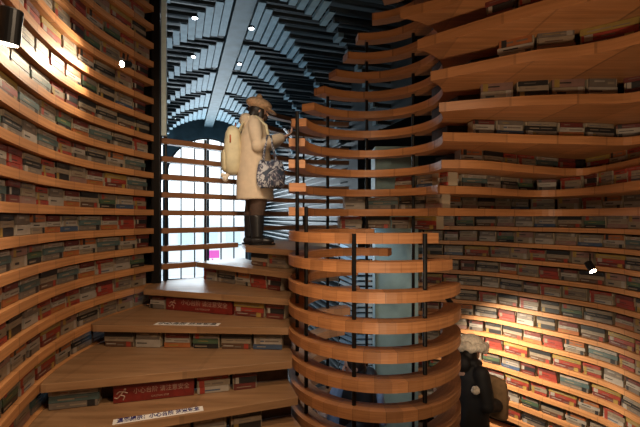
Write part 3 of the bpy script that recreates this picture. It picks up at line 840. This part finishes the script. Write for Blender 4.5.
# tote
tt = empty('tote_bag', world_of(pos1, RZ1, (.30, .16, .0)), RZ1+.2); tag(tt, 'dark and white patterned tote bag hanging from the woman\'s forearm', 'bag')
mb = MB(); rows = []
for z, a, b in ((.64, .13, .035), (.66, .155, .055), (.75, .165, .06), (.86, .15, .05), (.93, .125, .025)):
    rows.append([Vector((b*math.cos(t)*(1+.10*math.sin(3*t)), a*math.copysign(abs(math.sin(t))**.75, math.sin(t)), z+.012*math.sin(2*t))) for t in [2*PI*k/28 for k in range(28)]])
mb.loft(rows); mb.build('bag_body', M['tote'], tt, True)
for s in (-1, 1):
    mb = MB(); mb.tube([(s*.018, -.09, .91), (-.03+s*.012, -.06, 1.08), (-.07, -.02, 1.225), (-.07, .02, 1.225), (-.03+s*.012, .03, 1.08), (s*.018, .07, .91)], .011, 8); mb.build('strap', M['tote'], tt, True)

# --- person with fur hat going down at right
mb = MB(); mb.prism([(1.22, 3.75), (1.85, 3.7), (1.9, 4.45), (1.25, 4.45)], .002, .10)
tag(bevelled(mb.build('stair_tread', M['tread']), .004), 'low wooden step under the person in the fur hat', 'stair step', 'wooden steps of the stair')
pos2 = (1.425, 4.1, .101)
RZ2 = math.radians(-65)
arms2 = [((-.21, .02, 1.08), (-.14, .25, 1.03), (.1, .9, .0), .8), ((.21, .02, 1.08), (.12, .25, 1.0), (-.1, .9, 0), .8)]
w2, hd, Rh, sl = person(pos2, RZ2, 'person in a black coat and cream fur hat below the bright spotlight', M['coat_black'], M['coat_black'], M['boot'], arms2, .25, coat_w=.90)
mb = MB()
for i in range(26):
    a = 2*PI*i/26; r = random.uniform(.9, 1.1)
    mb.ball(hd+Rh @ Vector(((.122*math.cos(a)), -.015+.140*math.sin(a), .035+.012*math.sin(i*2.1))), (.036*r, .036*r, .044*r), 8, 6)
mb.ball(hd+Rh @ Vector((0, -.015, .075)), (.108, .12, .07), 20, 12, R=Rh)
remeshed(mb, 'fur_hat', M['fur'], w2, .008, 1)
mb = MB(); mb.ball(hd+Rh @ Vector((0, -.04, -.04)), (.088, .085, .11), 18, 12, R=Rh); remeshed(mb, 'hair', M['hair'], w2, .01, 2)
pm = empty('pompom', (1.40, 3.845, 1.35)); tag(pm, 'white fluffy pompom on the side of the black coat', 'pompom')
mb = MB()
for i in range(14):
    v = Vector((random.gauss(0, 1), random.gauss(0, 1), random.gauss(0, 1))).normalized()*.022; mb.ball(v, .02, 8, 6)
remeshed(mb, 'fluff', M['fur'], pm, .005, 1)
bg = empty('shoulder_bag', world_of(pos2, RZ2, (.05, .30, 0)), RZ2); tag(bg, 'tan bag carried in front of the black coat of the person in fur hat', 'bag')
mb = MB(); rows = []
for z, a, b in ((.86, .05, .12), (.89, .075, .14), (1.05, .08, .145), (1.2, .06, .13), (1.24, .03, .11)):
    rows.append([Vector((b*math.cos(t), a*math.sin(t), z)) for t in [2*PI*k/24 for k in range(24)]])
mb.loft(rows); mb.build('bag_body', M['tanbag'], bg, True)
mb = MB(); mb.tube([(-.11, -.02, 1.22), (-.12, -.10, 1.38), (-.11, -.25, 1.475), (-.1, -.42, 1.4)], .011, 8); mb.build('strap', M['tanbag'], bg, True)

# --- person seen through the rings of the tower
pos3 = (.36, 3.95, 0.0)
RZ3 = math.radians(100)
arms3 = [((-.24, .0, 1.10), (-.2, .22, 1.0), (0, 1, .1), .7), ((.24, .0, 1.1), (.2, .22, 1.0), (0, 1, .1), .7)]
w3, hd, Rh, sl = person(pos3, RZ3, 'dark-coated person below, half hidden behind the tower rings, with a light blue scarf', M['coat_black'], M['coat_black'], M['boot'], arms3, .4)
mb = MB(); mb.ball(hd+Rh @ Vector((0, -.028, .03)), (.09, .10, .10), 20, 14, R=Rh); mb.ball(hd+Rh @ Vector((0, -.06, -.06)), (.075, .06, .09), 16, 12)
remeshed(mb, 'hair', M['hair'], w3, .009, 2)
mb = MB()
ring = [(.11*math.cos(t), .12*math.sin(t)-.01, 1.43+.02*math.sin(3*t)) for t in [2*PI*k/18 for k in range(19)]]
mb.tube(ring, .042, 10); mb.tube([(.06, .12, 1.43), (.09, .19, 1.25), (.1, .215, .95)], [.06, .07, .075], 10); mb.tube([(.0, -.12, 1.43), (-.05, -.18, 1.25), (-.06, -.2, 1.0)], [.05, .045, .05], 10)
remeshed(mb, 'scarf', M['cloth_blue'], w3, .008, 2)

# ------------------------------------------------------------------ books
COMBO = [('cream', 'grey', 'cream'), ('red', 'red', 'maroon'), ('white', 'grey'), ('maroon', 'black', 'maroon'), ('grey', 'black', 'cream'), ('cream', 'pink'),
         ('red', 'cream', 'red'), ('black', 'green', 'grey'), ('blue', 'white', 'grey'), ('maroon', 'red', 'yellow'), ('white', 'cream', 'red'), ('brown', 'cream', 'black'),
         ('orange', 'white', 'maroon'), ('grey', 'teal', 'white'), ('cream', 'white', 'orange'), ('black', 'cream', 'black'), ('pink', 'cream', 'grey'), ('grey', 'white', 'maroon')]
PROTO = []
for ci, combo in enumerate(COMBO):
    W_ = random.choice([.20, .24, .26, .27, .30, .33]); H_ = random.uniform(.120, .134)
    parts = []
    hs = [random.uniform(.8, 1.3) for _ in combo]; tot = sum(hs); z = 0
    for c, h in zip(combo, hs):
        hh = H_*h/tot; ins = random.uniform(0, .012); w = W_-.012-random.uniform(0, .03)
        mb = MB()
        mb.box((random.uniform(-.006, .006), .006+ins*.5, z+hh/2), (w, .016, hh-.003), 0, PN.index(c))
        tc = random.choice(['white', 'yellow', 'black', 'cream', 'grey']) if c not in ('white', 'cream') else random.choice(['black', 'red', 'blue', 'grey', 'brown'])
        y = -.0022+ins*.5+.0
        # title, author and publisher marks printed on the spine
        x = -w*random.uniform(.3, .46)
        for g in range(random.choice([2, 3])):
            ww = random.uniform(.05, .13)
            if x+ww > w*.46: break
            gh = hh*random.uniform(.10, .26); zo = z+hh*random.uniform(.35, .65)
            mb.face([(x, y, zo-gh/2), (x+ww, y, zo-gh/2), (x+ww, y, zo+gh/2), (x, y, zo+gh/2)], None, PN.index(tc) if g % 2 == 0 else PN.index('grey' if c != 'grey' else 'cream'))
            x += ww+random.uniform(.005, .03)
        if random.random() < .5:
            x = w*.36*random.choice([-1, 1]); mb.box((x, .0055+ins*.5, z+hh/2), (w*.16, .0165, hh-.002), 0, PN.index(random.choice(['yellow', 'white', 'black', 'red', 'cream'])))
        parts.append(mb.mesh('spine', weld=False)); z += hh
    body = MB(); body.box((0, .062, H_/2), (W_-.02, .096, H_-.004), 0, PAGES)
    PROTO.append(dict(W=W_, H=H_, body=body.mesh('book_stack', weld=False), parts=parts, combo=combo))
for p in PROTO:
    for me in [p['body']]+p['parts']:
        for mt in BM: me.materials.append(mt)

slots = []   # dict(pos, ang, proto, where, level)
def fill(where, n, pl, zone=None, s0=0, s1=None, z=None, miss=0):
    sl = arc_len(pl); L = s0+(random.uniform(0, .1) if where != 'stair' else 0); end = s1 or sl[-1]
    last = -1
    while True:
        pi = random.randrange(len(PROTO))
        if pi == last: continue
        p = PROTO[pi]
        if L+p['W'] > end:
            fit = [i for i in range(len(PROTO)) if L+PROTO[i]['W'] <= end]
            if not fit: break
            pi = random.choice(fit); p = PROTO[pi]
        c, d = at_len(pl, sl, L+p['W']/2)
        if random.random() > (miss) and (zone is None or zone(c)):
            slots.append(dict(pos=Vector((c.x, c.y, z if z is not None else zt(n)+.002)), d=d, pi=pi, where=where, n=n))
        last = pi; L += p['W']+random.choice([.003, .004, .006, .012])
CAMP = Vector((0, 0, EYE))
# left wall rows: direction so that the spine (-y local) faces the room
lr = list(reversed(offset(LW, .035 if offset(LW, .035)[20][0] < LW[20][0] else -.035)))
for n in range(-8, 13):
    fill('left', n, lr, lambda c: c.y > 1.0)
for where, n, pl in ROWS:
    def zone(c, n=n):
        if c.y < .8: return False
        px = 320+F*c.x/c.y
        return px > {0: 432, 1: 440, 2: 455}.get(n, 482 if n > 2 else 396)
    fill(where, n, pl, zone)
# rows on the back of the tower
for n in (-1, 0, 1):
    arc = [ell(ph, RXO-.02, RYO-.02) for ph in range(114 if n < 1 else 70, 10 if n < 0 else 6, -4)]
    fill('tower', n, arc, None, miss=0)
# rows under the treads
for k in range(0, 7):
    a, b = A[k], B[k]; w = inward(a, b, .05)
    lo = .06 if k != 0 else .02
    a2 = (a[0]+w.x, a[1]+w.y); b2 = (b[0]+w.x, b[1]+w.y); Lk = math.dist(a, b)
    segs = [(lo, Lk-.22 if k > 3 else Lk-.05)]
    for (sk, p0, p1) in SIGNS:
        if sk == k:
            t0, t1 = along(k, p0)*Lk, along(k, p1)*Lk; segs = [(lo-.04, t0-.005), (t1+.01, segs[0][1])]
    for s0, s1 in segs: fill('stair', k, [a2, b2], None, s0, s1, z=zt(-3-k)+.004, miss=0)

dg = bpy.context.evaluated_depsgraph_get(); bpy.context.view_layer.update()
def facing(d):                       # rotation so that local -y looks along the normal towards the open side
    return math.atan2(d.y, d.x)
TOWC = Vector((0, 3.2))
for s in slots:
    d = s['d']; a = facing(d); nrm = Vector((math.sin(a), -math.cos(a)))      # local -y in world
    c = Vector((s['pos'].x, s['pos'].y))
    ref = Vector((0, 0)) if s['where'] != 'left' else Vector((0, 2.8))
    if s['where'] == 'right': ref = Vector((.8, 1.6))
    if nrm.dot(ref-c) < 0: a += PI; nrm = -nrm
    s['a'] = a
    p = PROTO[s['pi']]; vis = 0; R = Vector((math.cos(a), math.sin(a), 0))
    D = s['pos'].y; s['px'] = 320+F*s['pos'].x/max(.3, D); s['py'] = YH-F*(s['pos'].z+.06-EYE)/max(.3, D)
    s['in'] = D > .4 and -18 < s['px'] < 658 and -10 < s['py'] < 437
    s['area'] = 0
    if s['in']:
        tv = 0
        for fx in (-.42, 0, .42):
            for fz in (.3, .62, .92):
                q = s['pos']+R*p['W']*fx+Vector((nrm.x, nrm.y, 0))*.006+Vector((0, 0, p['H']*fz))
                qx = 320+F*q.x/q.y; qy = YH-F*(q.z-EYE)/q.y
                if not (0 < qx < 640 and 0 < qy < 427): continue
                v = q-CAMP; L = v.length
                hit = S.ray_cast(dg, CAMP, v/L, distance=L-.012)[0]
                if not hit: tv += 1
        cosv = abs(Vector((nrm.x, nrm.y)).dot(Vector((s['pos'].x, s['pos'].y)).normalized()))
        s['area'] = tv/9*cosv*p['W']*p['H']*F*F/(D*D)
slots.sort(key=lambda s: -s['area'])
keep = [s for s in slots if s['area'] > 3][:300]; rest = slots[len(keep):]
print('BOOKS', len(slots), 'visible', len([s for s in slots if s['area'] > 0]), 'individual', len(keep))
# number along each shelf, left to right among the individually built ones
rowsd = {}
for s in keep: rowsd.setdefault((s['where'], s['n']), []).append(s)
def cname(cs):
    u = []
    for c in cs:
        if c not in u: u.append(c)
    return ' and '.join(u[:2]) if len(u) < 3 else '%s, %s and %s' % tuple(u[:3])
def shelf_word(wh, n):
    if wh == 'stair': return 'under the %s step from the top' % ORD[n+1]
    pre = {'left': 'left wall', 'right': 'right wall', 'tower': 'tower back'}[wh]
    if n == 0: return pre+' eye-level shelf'
    return '%s shelf %s eye level, %s' % (ORD[abs(n)], 'above' if n > 0 else 'below', pre)
GR = {'left': 'book stacks on the left wall', 'right': 'book stacks on the right wall', 'tower': 'book stacks on the back of the tower', 'stair': 'book stacks under the stair steps'}
for (wh, n), L in rowsd.items():
    L.sort(key=lambda s: s['px'])
    for i, s in enumerate(L):
        p = PROTO[s['pi']]
        o = bpy.data.objects.new('book_stack', p['body']); C.objects.link(o); o.location = s['pos']; o.rotation_euler = (0, 0, s['a'])
        cc = cname(p['combo']).split(' and ')[0].replace(',', ' and') if False else cname(list(dict.fromkeys(p['combo']))[:2])
        tag(o, '%s book stack, %s from left, %s' % (cc, ORD[i+1], shelf_word(wh, n)), 'books', GR[wh])
        for me in p['parts']:
            c = bpy.data.objects.new('spine', me); C.objects.link(c); c.parent = o
# everything else of the same kind as one object
mb = MB(); V_ = []; F_ = []; MI = []
for s in rest:
    p = PROTO[s['pi']]; T = Matrix.Translation(s['pos']) @ Matrix.Rotation(s['a'], 4, 'Z')
    for me in [p['body']]+p['parts']:
        b = len(V_); V_ += [tuple(T @ v.co) for v in me.vertices]
        for f in me.polygons: F_.append(tuple(b+i for i in f.vertices)); MI.append(f.material_index)
me = bpy.data.meshes.new('book_stacks'); me.from_pydata(V_, [], F_)
for mt in BM: me.materials.append(mt)
me.polygons.foreach_set('material_index', MI); me.update()
o = bpy.data.objects.new('book_stacks', me); C.objects.link(o)
tag(o, 'remaining small or mostly hidden book stacks filling the shelves', 'books', kind='stuff')

# ------------------------------------------------------------------ world, camera
w = bpy.data.worlds.new('World'); S.world = w; w.use_nodes = True
bgn = w.node_tree.nodes['Background']; bgn.inputs[0].default_value = (.82, .93, 1, 1); bgn.inputs[1].default_value = 2.0
cam = bpy.data.cameras.new('camera'); co = bpy.data.objects.new('camera', cam); C.objects.link(co)
co.location = CAMP; co.rotation_euler = (PI/2, 0, 0)
cam.sensor_width = 36; cam.lens = 36*F/640; cam.shift_y = (YH-213.5)/640; cam.clip_start = .02
S.camera = co
S.view_settings.view_transform = 'Standard'; S.view_settings.look = 'None'; S.view_settings.gamma = 1
S.view_settings.use_curve_mapping = False; S.view_settings.exposure = 0.12
S.cycles.use_denoising = True
S.cycles.max_bounces = 6
